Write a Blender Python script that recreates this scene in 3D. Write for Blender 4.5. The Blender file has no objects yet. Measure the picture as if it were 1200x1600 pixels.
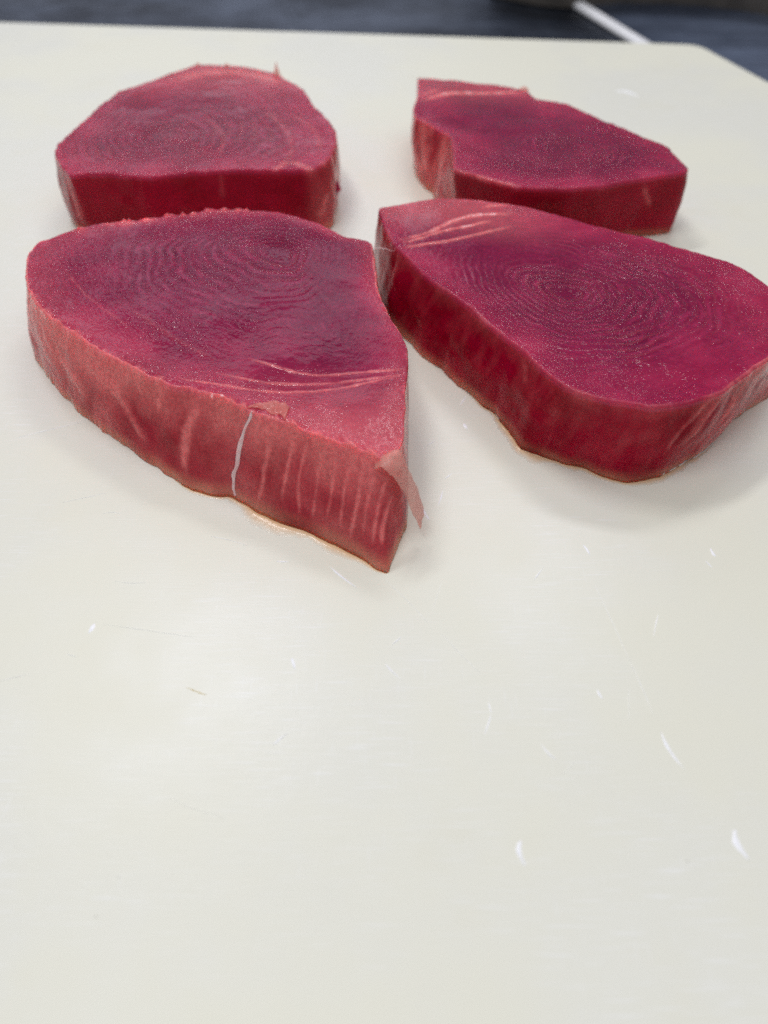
import bpy, math, random
import numpy as np

R = math.radians
scene = bpy.context.scene
col = scene.collection

# ------------------------------------------------------------------ camera
cam_d = bpy.data.cameras.new('camera')
cam = bpy.data.objects.new('camera', cam_d)
col.objects.link(cam)
cam.location = (0, 0, 0.15)
cam.rotation_euler = (R(43), 0, 0)
cam_d.sensor_fit = 'VERTICAL'
cam_d.sensor_height = 36
cam_d.sensor_width = 27
cam_d.lens = 27.02
cam_d.clip_start = 0.005
cam_d.clip_end = 50
cam_d.dof.use_dof = True
cam_d.dof.focus_distance = 0.208
cam_d.dof.aperture_fstop = 8.5
scene.camera = cam

# ------------------------------------------------------------------ world: dim even kitchen ambience
w = bpy.data.worlds.new('World')
scene.world = w
w.use_nodes = True
bg = w.node_tree.nodes['Background']
bg.inputs['Color'].default_value = (0.91, 0.93, 1.0, 1)
bg.inputs['Strength'].default_value = 0.27


def lamp(name, loc, target, sx, sy, watts, color):
    d = bpy.data.lights.new(name, 'AREA')
    d.shape = 'RECTANGLE'
    d.size, d.size_y = sx, sy
    d.energy = watts
    d.color = color
    o = bpy.data.objects.new(name, d)
    col.objects.link(o)
    o.location = loc
    from mathutils import Vector
    o.rotation_euler = (Vector(target) - Vector(loc)).to_track_quat('-Z', 'Y').to_euler()
    return o


# ceiling lamps of the kitchen, plus an added fill panel and back light
lamp('ceiling_lamp', (-0.50, 0.95, 1.5), (0, 0.25, 0), 0.60, 0.16, 7.5, (0.97, 0.97, 1.0))
lamp('ceiling_lamp', (0.30, 1.35, 1.5), (0, 0.25, 0), 0.60, 0.16, 5, (0.97, 0.97, 1.0))
lamp('ceiling_lamp', (-0.45, -0.05, 1.6), (0, 0.2, 0), 0.7, 0.25, 6.3, (0.96, 0.98, 1.0))
lamp('shadow_fill_panel', (0.40, 0.10, 1.60), (0.02, 0.22, 0), 1.2, 1.2, 5.8, (0.98, 0.98, 1.0))  # overhead panel added to fill the shadows of the steaks
lamp('back_sheen_light', (-0.55, 2.3, 1.25), (0, 0.28, 0), 1.4, 0.75, 5.0, (0.84, 0.87, 1.0))  # large soft light added at the back for sheen on the tops

scene.view_settings.view_transform = 'Standard'
scene.view_settings.look = 'None'
scene.view_settings.exposure = 0
scene.view_settings.gamma = 1
scene.view_settings.use_curve_mapping = False
scene.render.engine = 'CYCLES'
scene.cycles.max_bounces = 10
scene.cycles.transparent_max_bounces = 12
scene.cycles.sample_clamp_indirect = 6
scene.cycles.caustics_reflective = False
scene.cycles.caustics_refractive = False
scene.cycles.use_denoising = False


# ------------------------------------------------------------------ numpy geometry
# [geo]
def _hash(ix, iy, iz, seed):
    h = (ix.astype(np.uint32) * np.uint32(374761393) + iy.astype(np.uint32) * np.uint32(668265263)
         + iz.astype(np.uint32) * np.uint32(2147483647) + np.uint32((seed * 974711 + 12345) & 0xffffffff))
    h = (h ^ (h >> np.uint32(13))) * np.uint32(1274126177)
    h = (h ^ (h >> np.uint32(16))) * np.uint32(2246822519)
    h = h ^ (h >> np.uint32(15))
    return h.astype(np.float64) / 4294967295.0 * 2 - 1


def vnoise(x, y, z=0.0, seed=0):
    x, y, z = np.broadcast_arrays(np.asarray(x, float), np.asarray(y, float), np.asarray(z, float))
    fx, fy, fz = np.floor(x), np.floor(y), np.floor(z)
    ix, iy, iz = fx.astype(np.int64), fy.astype(np.int64), fz.astype(np.int64)
    ux, uy, uz = x - fx, y - fy, z - fz
    ux, uy, uz = [u * u * u * (u * (u * 6 - 15) + 10) for u in (ux, uy, uz)]
    out = 0
    for dx in (0, 1):
        for dy in (0, 1):
            for dz in (0, 1):
                wgt = (ux if dx else 1 - ux) * (uy if dy else 1 - uy) * (uz if dz else 1 - uz)
                out = out + wgt * _hash(ix + dx, iy + dy, iz + dz, seed)
    return out


def fbm(x, y, z=0.0, seed=0, octaves=3):
    a, t, f = 1.0, 0.0, 1.0
    for o in range(octaves):
        t = t + a * vnoise(np.asarray(x) * f, np.asarray(y) * f, np.asarray(z) * f, seed + o * 17)
        a *= 0.5
        f *= 2.03
    return t


def sstep(a, b, x):
    t = np.clip((x - a) / (b - a), 0, 1)
    return t * t * (3 - 2 * t)


def seg_dist(P, line):
    """distance of points P (N,3) to a polyline and the fraction along it"""
    line = np.asarray(line, float)
    best = np.full(len(P), 1e9)
    frac = np.zeros(len(P))
    L = np.r_[0, np.cumsum(np.linalg.norm(np.diff(line, axis=0), axis=1))]
    for i in range(len(line) - 1):
        a, d = line[i], line[i + 1] - line[i]
        t = np.clip(((P - a) @ d) / max(d @ d, 1e-9), 0, 1)
        q = np.linalg.norm(P - (a + t[:, None] * d), axis=1)
        m = q < best
        best[m] = q[m]
        frac[m] = ((L[i] + t * (L[i + 1] - L[i])) / L[-1])[m]
    return best, frac


# outlines of the four steaks on the board, millimetres (top face and foot)
STEAKS = {
    'A': dict(cen=(-33.2, 231.8), T=25.5, nth=1200, nr=190, nw=84, rings=3.3, fade=0.5, ragged=0.55,
        top=[(-113.0,220.6), (-115.4,230.6), (-114.2,239.0), (-107.4,244.7), (-98.2,250.6), (-87.7,252.5), (-79.3,254.3), (-74.1,256.2), (-66.5,256.7), (-60.4,260.5), (-49.2,260.5), (-37.9,259.1), (-26.4,254.3), (-19.5,248.8), (-11.7,241.2), (-3.6,238.6), (-2.6,220.6), (-1.5,207.4), (1.3,195.2), (5.0,183.9), (6.5,177.7), (6.3,167.5), (5.5,159.3), (5.3,151.5), (5.0,141.7), (3.4,135.3), (0.0,133.5), (-6.1,136.7), (-15.6,141.3), (-23.0,146.1), (-32.2,150.2), (-41.9,156.1), (-50.0,159.8), (-57.1,162.0), (-64.8,167.0), (-71.1,171.8), (-79.5,177.7), (-88.7,185.4), (-96.1,191.9), (-103.3,200.3), (-108.8,209.2)],
        bot=[(-117.1,214.1), (-107.1,198.5), (-96.4,185.6), (-85.8,175.1), (-74.1,165.2), (-62.9,155.9), (-52.7,148.3), (-46.1,145.6), (-41.4,145.6), (-34.2,139.9), (-26.9,135.3), (-20.0,132.6), (-13.2,128.6), (-6.5,124.4), (-1.6,120.0), (0.8,119.0), (2.1,122.3), (3.6,128.6), (6.0,134.8), (6.7,142.2), (6.5,149.5), (6.5,165.2)]),
    'C': dict(cen=(54.2, 207.4), T=25.5, nth=1150, nr=180, nw=80, rings=2.9, fade=0.6, ragged=0.35,
        top=[(-2.3,263.4), (9.1,266.9), (20.6,270.4), (34.2,268.4), (47.6,265.4), (58.0,259.5), (67.9,252.5), (77.7,246.5), (87.2,241.2), (96.2,234.8), (104.9,228.5), (109.8,224.5), (114.0,218.6), (117.4,211.1), (118.8,202.8), (116.4,191.9), (110.1,179.2), (104.3,172.7), (92.5,162.8), (88.2,158.5), (79.4,154.8), (73.2,152.8), (68.1,152.5), (64.4,153.5), (58.5,155.1), (54.8,156.4), (50.6,158.5), (46.9,161.2), (42.4,167.8), (38.8,175.6), (31.5,187.0), (25.7,197.3), (21.6,203.8), (17.0,210.0), (11.0,219.8), (6.4,230.2), (2.9,236.5), (0.0,249.2)],
        bot=[(-3.9,263.4), (-2.8,247.7), (1.1,231.2), (8.6,217.4), (19.2,202.2), (28.0,188.4), (33.5,180.1), (36.9,172.2), (39.9,164.1), (47.3,160.6), (56.2,156.4), (61.3,152.8), (66.6,151.0), (74.5,152.3), (83.4,157.7), (93.2,164.9), (102.3,175.4), (109.5,181.6), (119.0,188.4), (123.7,197.2)]),
    'B': dict(cen=(-91.3, 325.8), T=25.5, nth=760, nr=120, nw=50, rings=4.4, fade=0.75, ragged=0.6,
        top=[(-129.5,307.5), (-131.0,318.1), (-126.7,346.4), (-120.5,377.6), (-108.5,390.1), (-100.7,400.6), (-91.3,413.3), (-76.9,412.4), (-63.7,408.7), (-52.5,400.6), (-47.1,395.3), (-35.8,379.3), (-29.9,358.1), (-20.9,337.2), (-19.0,325.8), (-19.0,313.0), (-21.3,302.7), (-26.9,294.0), (-40.0,292.9), (-55.4,294.0), (-72.0,291.8), (-89.4,288.4), (-109.8,289.5), (-117.4,288.4), (-123.6,297.5)],
        bot=[(-130.5,308.1), (-122.4,294.9), (-110.0,289.6), (-95.0,287.5), (-76.0,288.5), (-58.5,290.6), (-42.3,290.6), (-28.5,291.7), (-22.8,294.9), (-20.6,299.2)]),
    'D': dict(cen=(70.7, 311.2), T=25.5, nth=760, nr=120, nw=50, rings=3.2, fade=0.4, ragged=0.4,
        top=[(15.6,395.3), (32.2,391.8), (50.9,385.1), (64.3,378.5), (67.2,368.1), (80.5,361.9), (92.0,345.6), (102.7,330.4), (113.6,314.9), (114.5,305.7), (116.2,294.6), (114.0,291.8), (98.5,287.3), (89.5,284.6), (79.4,280.3), (65.8,277.6), (48.7,279.2), (37.2,286.2), (26.3,294.6), (27.0,323.2), (20.7,333.8), (13.1,345.6), (12.5,356.6), (14.9,370.4)],
        bot=[(13.5,355.6), (15.7,340.3), (21.1,328.2), (29.3,300.3), (40.2,292.7), (52.7,285.4), (71.2,283.9), (85.9,286.4), (96.7,290.6), (109.2,291.7), (115.1,293.8), (118.0,301.4)]),
}


def closed_resample(pts, n, sigma):
    p = np.asarray(pts, float)
    q = np.vstack([p, p[:1]])
    L = np.r_[0, np.cumsum(np.linalg.norm(np.diff(q, axis=0), axis=1))]
    u = np.arange(n) / n * L[-1]
    r = np.stack([np.interp(u, L, q[:, k]) for k in (0, 1)], 1)
    k = max(1, int(3 * sigma / (L[-1] / n)))
    g = np.exp(-0.5 * (np.arange(-k, k + 1) * (L[-1] / n) / sigma) ** 2)
    g /= g.sum()
    pad = np.vstack([r[-k:], r, r[:k]])
    return np.stack([np.convolve(pad[:, c], g, 'valid') for c in (0, 1)], 1), L[-1]


def circ_interp(th, ths, rs):
    o = np.argsort(ths)
    a, b = ths[o], rs[o]
    a = np.r_[a - 2 * np.pi, a, a + 2 * np.pi]
    b = np.r_[b, b, b]
    return np.interp(th, a, b)


def steak_frame(key):
    """outline of a steak in polar form about its flake centre"""
    S = STEAKS[key]
    c = np.array(S['cen'])
    n = S['nth']
    tp, L = closed_resample(S['top'], n, 1.1)
    d = tp - c
    th = np.unwrap(np.arctan2(d[:, 1], d[:, 0]))
    if th[-1] < th[0]:
        tp, th, d = tp[::-1], th[::-1], d[::-1]
    th = np.maximum.accumulate(th)
    th = th + np.linspace(0, 1e-6, n)
    RT = np.hypot(d[:, 0], d[:, 1])
    b = np.array(S['bot']) - c
    bth = np.arctan2(b[:, 1], b[:, 0])
    br = np.hypot(b[:, 0], b[:, 1])
    tw = np.arctan2(d[:, 1], d[:, 0])
    # hidden part of the foot: a little inside the top outline
    un = np.unwrap(bth)
    lo, hi = un.min(), un.max()
    rel = (tw - lo) % (2 * np.pi)
    hid = (rel > (hi - lo) + 0.12) & (rel < 2 * np.pi - 0.12)
    ths = np.r_[bth, tw[hid]]
    rs = np.r_[br, RT[hid] * 0.985]
    RB = circ_interp(tw, ths, rs)
    k = max(1, int(1.3 / (L / n)))
    g = np.hanning(2 * k + 3)
    g /= g.sum()
    pad = np.r_[RB[-(k + 1):], RB, RB[:k + 1]]
    RB = np.convolve(pad, g, 'valid')
    arc = np.arange(n) / n * L
    return c, tw, RT, RB, arc, L


def steak_grid(key, seed):
    S = STEAKS[key]
    c, th, RT, RB, arc, L = steak_frame(key)
    T, n, nr, nw = S['T'], S['nth'], S['nr'], S['nw']
    # closed noise along the outline
    ang = arc / L * 2 * np.pi
    ca, sa = np.cos(ang) * L / 6.283, np.sin(ang) * L / 6.283
    rag = fbm(ca / 3.6, sa / 3.6, seed, seed, 2) * S['ragged'] * 0.5 + vnoise(ca / 9, sa / 9, 3, seed) * S['ragged'] * 0.6
    RTn = RT + rag
    ragB = fbm(ca / 3.0, sa / 3.0, 7, seed, 2) * 0.35
    ct, st = np.cos(th), np.sin(th)
    fil = 1.0                                        # rounding of the cut edge
    rows, info = [], []
    rho = (np.arange(1, nr + 1) / nr) ** 0.92
    for r in rho:
        rad = r * (RTn - fil)
        rows.append(np.stack([c[0] + rad * ct, c[1] + rad * st, np.full(n, T)], 1))
        info.append((r, -1.0))
    nf = 6
    for a in np.arange(1, nf + 1) / nf * np.pi / 2:
        rad = RTn - fil + fil * np.sin(a)
        rows.append(np.stack([c[0] + rad * ct, c[1] + rad * st, T - fil + fil * np.cos(a) + 0 * rad], 1))
        info.append((1.0, 0.0))
    for s in np.arange(1, nw + 1) / nw:
        z = (T - fil) * (1 - s) + 0.15 * s
        e = s ** 1.15
        rad = (RT + rag * math.exp(-7 * s)) * (1 - e) + (RB + ragB * math.exp(-7 * (1 - s))) * e + 0.9 * np.sin(np.pi * s)
        rows.append(np.stack([c[0] + rad * ct, c[1] + rad * st, np.full(n, z)], 1))
        info.append((1.0, s))
    V = np.array(rows)                               # rows, n, 3
    rhoA = np.array([i[0] for i in info])[:, None] + np.zeros(n)
    sA = np.array([i[1] for i in info])[:, None] + np.zeros(n)
    arcA = np.zeros(len(info))[:, None] + arc
    return V, rhoA, sA, arcA, c, th, RT, L, (ca, sa)
# [/geo]


# ------------------------------------------------------------------ material helpers
def new_mat(name):
    m = bpy.data.materials.new(name)
    m.use_nodes = True
    nt = m.node_tree
    return m, nt, nt.nodes['Principled BSDF'], nt.nodes['Material Output']


class NB:
    """short node builder"""
    def __init__(self, nt):
        self.nt = nt

    def node(self, kind, **kw):
        n = self.nt.nodes.new(kind)
        for k, v in kw.items():
            setattr(n, k, v)
        return n

    def link(self, a, b):
        self.nt.links.new(a, b)

    def put(self, sock, v):
        if isinstance(v, bpy.types.NodeSocket):
            self.link(v, sock)
        else:
            sock.default_value = v

    def math(self, op, a, b=0.0, clamp=False):
        n = self.node('ShaderNodeMath', operation=op, use_clamp=clamp)
        self.put(n.inputs[0], a)
        self.put(n.inputs[1], b)
        return n.outputs[0]

    def mix(self, f, a, b):
        n = self.node('ShaderNodeMix', data_type='RGBA')
        self.put(n.inputs[0], f)
        for s, v in ((n.inputs[6], a), (n.inputs[7], b)):
            self.put(s, v if isinstance(v, bpy.types.NodeSocket) else (*v, 1))
        return n.outputs[2]

    def ramp(self, x, lo, hi, a=0.0, b=1.0):
        n = self.node('ShaderNodeMapRange', interpolation_type='SMOOTHSTEP')
        self.put(n.inputs[0], x)
        n.inputs[1].default_value, n.inputs[2].default_value = lo, hi
        n.inputs[3].default_value, n.inputs[4].default_value = a, b
        return n.outputs[0]

    def noise(self, vec, scale, detail=2.0, rough=0.5, dist=0.0, dim='3D'):
        n = self.node('ShaderNodeTexNoise', noise_dimensions=dim)
        if vec is not None:
            self.link(vec, n.inputs['Vector'])
        n.inputs['Scale'].default_value = scale
        n.inputs['Detail'].default_value = detail
        n.inputs['Roughness'].default_value = rough
        n.inputs['Distortion'].default_value = dist
        return n.outputs['Fac']

    def voronoi(self, vec, scale, feature='F1'):
        n = self.node('ShaderNodeTexVoronoi', feature=feature, voronoi_dimensions='2D')
        self.link(vec, n.inputs['Vector'])
        n.inputs['Scale'].default_value = scale
        return n.outputs['Distance']

    def mapping(self, vec, scale=(1, 1, 1), rot=(0, 0, 0), loc=(0, 0, 0)):
        n = self.node('ShaderNodeMapping')
        self.link(vec, n.inputs['Vector'])
        n.inputs['Scale'].default_value = scale
        n.inputs['Rotation'].default_value = rot
        n.inputs['Location'].default_value = loc
        return n.outputs[0]

    def bump(self, height, strength, dist, normal=None):
        n = self.node('ShaderNodeBump')
        self.put(n.inputs['Height'], height)
        self.put(n.inputs['Strength'], strength)
        n.inputs['Distance'].default_value = dist
        if normal is not None:
            self.link(normal, n.inputs['Normal'])
        return n.outputs[0]

    def coord(self, which='Object'):
        return self.node('ShaderNodeTexCoord').outputs[which]

    def attr(self, name):
        return self.node('ShaderNodeAttribute', attribute_name=name)


# ------------------------------------------------------------------ materials
def mat_flesh():
    m, nt, p, out = new_mat('raw_tuna_flesh')
    b = NB(nt)
    obj = b.coord()
    masks = b.attr('masks')
    sep = b.node('ShaderNodeSeparateColor')
    b.link(masks.outputs['Color'], sep.inputs[0])
    pale, grain, tan = sep.outputs
    rim = masks.outputs['Alpha']
    suv = b.attr('suv').outputs['Vector']
    onwall = b.math('SUBTRACT', 1.0, grain, True)
    rvec = b.attr('rvec').outputs['Vector']
    rg = b.node('ShaderNodeSeparateXYZ')
    b.link(b.attr('ring').outputs['Vector'], rg.inputs[0])
    phase, ringmask, rho = rg.outputs
    sx = b.node('ShaderNodeSeparateXYZ')
    b.link(suv, sx.inputs[0])
    wallm = b.ramp(sx.outputs[1], 0.1, 1.2)
    blotch = b.noise(obj, 60, 3, 0.6)
    fine = b.noise(obj, 900, 1, 0.6)
    fibre = b.noise(b.mapping(rvec, (1.15, 24, 24)), 1.0, 2, 0.6)      # cut fibre ends strung along the flakes
    fibre = b.math('MULTIPLY', b.math('SUBTRACT', fibre, 0.5), b.ramp(rho, 0.04, 0.16))
    ph = b.math('ADD', phase, b.math('MULTIPLY', b.noise(obj, 50, 2, 0.55, 0, '2D'), 2.2))
    flake = b.math('SINE', b.math('MULTIPLY', ph, 6.2832))
    flake = b.math('MULTIPLY', flake, b.ramp(b.noise(obj, 130, 2, 0.5, 0, '2D'), 0.35, 0.65, 0.0, 1.0))
    flake = b.math('MULTIPLY', flake, ringmask)
    core = b.mix(b.ramp(blotch, 0.3, 0.7), (0.150, 0.0018, 0.034), (0.205, 0.003, 0.046))
    core = b.mix(rim, core, b.mix(b.ramp(blotch, 0.35, 0.65), (0.29, 0.008, 0.050), (0.41, 0.022, 0.078)))
    core = b.mix(b.ramp(flake, -0.3, 1.0, 0.0, 0.55), core, (0.37, 0.024, 0.09))
    core = b.mix(b.ramp(fibre, 0.02, 0.2, 0.0, 0.35), core, (0.40, 0.03, 0.095))
    side = b.mix(b.ramp(blotch, 0.3, 0.7), (0.24, 0.0010, 0.012), (0.34, 0.003, 0.025))
    c = b.mix(wallm, core, side)
    # fibre streaks on the walls
    st = b.noise(b.mapping(suv, (1.6, 0.16, 1)), 1.0, 2, 0.6, 0, '2D')
    c = b.mix(b.math('MULTIPLY', b.ramp(st, 0.52, 0.75, 0, 0.03), onwall), c, (0.55, 0.08, 0.10))
    pal = b.math('MULTIPLY', pale, b.ramp(fine, 0.2, 0.75, 0.75, 1.1), True)
    c = b.mix(pal, c, (0.94, 0.25, 0.24))
    c = b.mix(b.ramp(pal, 0.78, 1.08), c, (0.88, 0.66, 0.72))
    c = b.mix(tan, c, (0.84, 0.40, 0.24))
    b.link(c, p.inputs['Base Color'])
    p.inputs['Subsurface Weight'].default_value = 1.0
    p.inputs['Subsurface Radius'].default_value = (1.0, 0.10, 0.10)
    p.inputs['Subsurface Scale'].default_value = 0.0036
    p.subsurface_method = 'BURLEY'
    p.inputs['IOR'].default_value = 1.33
    b.link(b.ramp(wallm, 0.0, 1.0, 0.30, 0.15), p.inputs['Specular IOR Level'])
    b.link(b.ramp(blotch, 0.3, 0.7, 0.09, 0.17), p.inputs['Roughness'])
    # wet beads and cut fibre ends
    v1 = b.voronoi(obj, 1000)
    n1 = b.noise(obj, 950, 1, 0.55, 0, '2D')
    h = b.math('ADD', b.math('MULTIPLY', v1, -0.32), b.math('MULTIPLY', fibre, 2.3))
    h = b.math('ADD', h, b.math('MULTIPLY', n1, 0.35))
    h = b.math('ADD', h, b.math('MULTIPLY', flake, 0.33))
    patch = b.ramp(b.noise(obj, 40, 3, 0.6, 0, '2D'), 0.32, 0.68, 0.12, 0.8)
    wet = b.noise(b.mapping(suv, (0.7, 0.45, 1)), 1.0, 3, 0.55, 0, '2D')
    hh = b.node('ShaderNodeMix', data_type='FLOAT')
    b.put(hh.inputs[0], grain)
    b.put(hh.inputs[2], b.math('MULTIPLY', wet, 0.16))
    b.put(hh.inputs[3], b.math('MULTIPLY', h, b.math('MULTIPLY', grain, patch)))
    nrm = b.bump(hh.outputs[0], 1.0, 0.00046)
    b.link(nrm, p.inputs['Normal'])
    return m


def mat_sinew(name, colr, clear, thin=0.0):
    m, nt, p, out = new_mat(name)
    b = NB(nt)
    obj = b.coord()
    p.inputs['Base Color'].default_value = (*colr, 1)
    c = b.mix(b.ramp(b.noise(obj, 400, 3), 0.35, 0.7), colr, (colr[0] * 0.95, colr[1] * 0.75, colr[2] * 0.75))
    b.link(c, p.inputs['Base Color'])
    p.inputs['Roughness'].default_value = 0.14
    p.inputs['IOR'].default_value = 1.38
    nrm = b.bump(b.noise(obj, 700, 2), 0.5, 0.0002)
    b.link(nrm, p.inputs['Normal'])
    tl = b.node('ShaderNodeBsdfTranslucent')
    b.link(c, tl.inputs['Color'])
    body = b.node('ShaderNodeMixShader')
    body.inputs[0].default_value = thin
    b.link(p.outputs[0], body.inputs[1])
    b.link(tl.outputs[0], body.inputs[2])
    tr = b.node('ShaderNodeBsdfTransparent')
    tr.inputs[0].default_value = (1.0, 0.90, 0.87, 1)
    mx = b.node('ShaderNodeMixShader')
    mx.inputs[0].default_value = clear
    b.link(body.outputs[0], mx.inputs[1])
    b.link(tr.outputs[0], mx.inputs[2])
    b.link(mx.outputs[0], out.inputs['Surface'])
    return m


def mat_juice():
    m, nt, p, out = new_mat('watery_juice')
    b = NB(nt)
    tr = b.node('ShaderNodeBsdfTransparent')
    b.link(b.mix(b.attr('fade').outputs['Fac'], (1.0, 0.80, 0.64), (1, 1, 1)), tr.inputs[0])
    gl = b.node('ShaderNodeBsdfGlossy')
    gl.inputs['Roughness'].default_value = 0.15
    nrm = b.bump(b.noise(b.coord(), 450, 2), 0.35, 0.0002)
    b.link(nrm, gl.inputs['Normal'])
    fr = b.node('ShaderNodeFresnel')
    fr.inputs['IOR'].default_value = 1.25
    b.link(nrm, fr.inputs['Normal'])
    mx = b.node('ShaderNodeMixShader')
    b.link(fr.outputs[0], mx.inputs[0])
    b.link(tr.outputs[0], mx.inputs[1])
    b.link(gl.outputs[0], mx.inputs[2])
    b.link(mx.outputs[0], out.inputs['Surface'])
    return m


def mat_board():
    m, nt, p, out = new_mat('cream_cutting_board_plastic')
    b = NB(nt)
    obj = b.coord()
    n9 = b.noise(obj, 10, 4, 0.62, 0, '2D')
    c = b.mix(b.ramp(n9, 0.35, 0.65), (0.785, 0.770, 0.655), (0.775, 0.766, 0.685))
    # worn, stained patches
    c = b.mix(b.ramp(b.noise(obj, 26, 3, 0.65, 0, '2D'), 0.58, 0.78, 0, 0.35), c, (0.76, 0.735, 0.60))
    # one yellow blot near the far right corner
    n120 = b.noise(obj, 120, 2, 0.5, 0, '2D')
    for (x, y, sx, sy, rot, k, colr) in ((0.1905, 0.4990, 130, 75, 0.35, 0.8, (0.74, 0.66, 0.42)),
                                   (0.117, 0.521, 60, 110, 0.1, 0.3, (0.75, 0.72, 0.55)),
                                   (0.055, 0.515, 60, 110, 0.1, 0.35, (0.76, 0.74, 0.55))):
        v = b.mapping(obj, (sx, sy, 0), (0, 0, 0), (-x * sx, -y * sy, 0))
        n = b.node('ShaderNodeVectorMath', operation='LENGTH')
        b.link(v, n.inputs[0])
        d_ = b.math('ADD', n.outputs['Value'], b.math('MULTIPLY', n120, 0.9))
        c = b.mix(b.ramp(d_, 0.7, 1.5, k, 0.0), c, colr)
    # hair-fine pale cuts
    wear = b.noise(b.mapping(obj, (90, 2600, 1), (0, 0, 0.12)), 1.0, 1, 0.5, 0, '2D')
    wear2 = b.noise(b.mapping(obj, (1900, 120, 1), (0, 0, 0.5)), 1.0, 1, 0.5, 0, '2D')
    zone = b.ramp(n9, 0.40, 0.62)
    wr = b.math('MULTIPLY', b.math('MAXIMUM', b.ramp(wear, 0.62, 0.76, 0, 0.6), b.ramp(wear2, 0.70, 0.82, 0, 0.4)), zone)
    c = b.mix(wr, c, (0.86, 0.86, 0.85))
    b.link(c, p.inputs['Base Color'])
    p.inputs['IOR'].default_value = 1.5
    b.link(b.ramp(n9, 0.35, 0.65, 0.42, 0.33), p.inputs['Roughness'])
    h = b.math('ADD', b.math('MULTIPLY', b.noise(obj, 60, 4, 0.6, 0, '2D'), 0.5), b.math('MULTIPLY', wear, 0.10))
    b.link(b.bump(h, 0.35, 0.0006), p.inputs['Normal'])
    return m


def mat_simple(name, colr, rough=0.4, metal=0.0, sss=0.0, var=0.0, scale=40):
    m, nt, p, out = new_mat(name)
    b = NB(nt)
    obj = b.coord()
    c = b.mix(b.ramp(b.noise(obj, scale, 3), 0.35, 0.65), colr, tuple(min(1, q * (1 + var)) for q in colr))
    b.link(c, p.inputs['Base Color'])
    p.inputs['Roughness'].default_value = rough
    p.inputs['Metallic'].default_value = metal
    p.inputs['Subsurface Weight'].default_value = sss
    p.inputs['Subsurface Scale'].default_value = 0.002
    return m


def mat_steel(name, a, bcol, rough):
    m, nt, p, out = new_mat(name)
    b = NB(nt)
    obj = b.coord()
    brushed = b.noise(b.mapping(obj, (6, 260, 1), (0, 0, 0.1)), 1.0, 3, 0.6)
    c = b.mix(b.ramp(b.noise(obj, 7, 4, 0.65), 0.35, 0.65), a, bcol)  # noise puts kitchen reflections into the colour as light and dark patches
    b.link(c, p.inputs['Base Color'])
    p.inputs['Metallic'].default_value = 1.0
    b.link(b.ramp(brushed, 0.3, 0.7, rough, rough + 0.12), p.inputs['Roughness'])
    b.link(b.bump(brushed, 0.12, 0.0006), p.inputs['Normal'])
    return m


M = dict(
    flesh=mat_flesh(),
    white_sinew=mat_sinew('white_sinew', (0.97, 0.78, 0.78), 0.25),
    membrane=mat_sinew('pink_membrane', (0.97, 0.68, 0.62), 0.55, 0.5),
    pink_tag=mat_sinew('pink_flesh_tag', (0.92, 0.42, 0.38), 0.55, 0.35),
    juice=mat_juice(),
    board=mat_board(),
    nick=mat_simple('lifted_plastic', (0.93, 0.93, 0.955), 0.4, 0, 0.0),
    scratch=mat_simple('scratched_plastic', (0.85, 0.85, 0.84), 0.5),
    fleck=mat_simple('yellow_fleck', (0.62, 0.48, 0.20), 0.6),
    speck=mat_simple('dark_speck', (0.42, 0.41, 0.38), 0.6),
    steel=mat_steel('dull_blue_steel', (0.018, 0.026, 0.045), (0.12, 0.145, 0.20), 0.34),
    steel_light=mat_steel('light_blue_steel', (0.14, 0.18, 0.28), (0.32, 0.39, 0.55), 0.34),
    trim=mat_simple('white_edge_highlight', (0.85, 0.85, 0.88), 0.4, 0.0),
    ledge=mat_simple('dark_brown_ledge', (0.075, 0.066, 0.058), 0.5, 0, 0, 0.5),
)


# ------------------------------------------------------------------ object helpers
def empty(name, loc, label=None, cat=None, group=None):
    o = bpy.data.objects.new(name, None)
    col.objects.link(o)
    o.location = loc
    o.empty_display_size = 0.01
    if label:
        o['label'] = label
        o['category'] = cat
    if group:
        o['group'] = group
    return o


def mesh_obj(name, V, F, mat, parent=None, smooth=True, mm=True):
    """V in world millimetres; stored relative to the parent Empty"""
    V = np.asarray(V, float) * (0.001 if mm else 1)
    if parent is not None:
        V = V - np.array(parent.location)
        if parent.parent is not None:
            V = V - np.array(parent.parent.location)
    me = bpy.data.meshes.new(name)
    me.from_pydata(V.tolist(), [], [tuple(int(i) for i in f) for f in F])
    me.polygons.foreach_set('use_smooth', [smooth] * len(me.polygons))
    me.materials.append(mat)
    me.update()
    o = bpy.data.objects.new(name, me)
    col.objects.link(o)
    o.parent = parent
    return o


def big_mesh(name, V, quads, tris, mat, parent):
    V = np.asarray(V, float) * 0.001 - np.array(parent.location)
    me = bpy.data.meshes.new(name)
    me.vertices.add(len(V))
    me.vertices.foreach_set('co', V.ravel())
    nq, nt_ = len(quads), len(tris)
    me.loops.add(nq * 4 + nt_ * 3)
    me.loops.foreach_set('vertex_index', np.r_[quads.ravel(), tris.ravel()].astype(np.int32))
    me.polygons.add(nq + nt_)
    me.polygons.foreach_set('loop_start', np.r_[np.arange(nq) * 4, nq * 4 + np.arange(nt_) * 3].astype(np.int32))
    me.polygons.foreach_set('use_smooth', np.ones(nq + nt_, bool))
    me.materials.append(mat)
    me.update(calc_edges=True)
    me.validate()
    o = bpy.data.objects.new(name, me)
    col.objects.link(o)
    o.parent = parent
    return o


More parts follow.
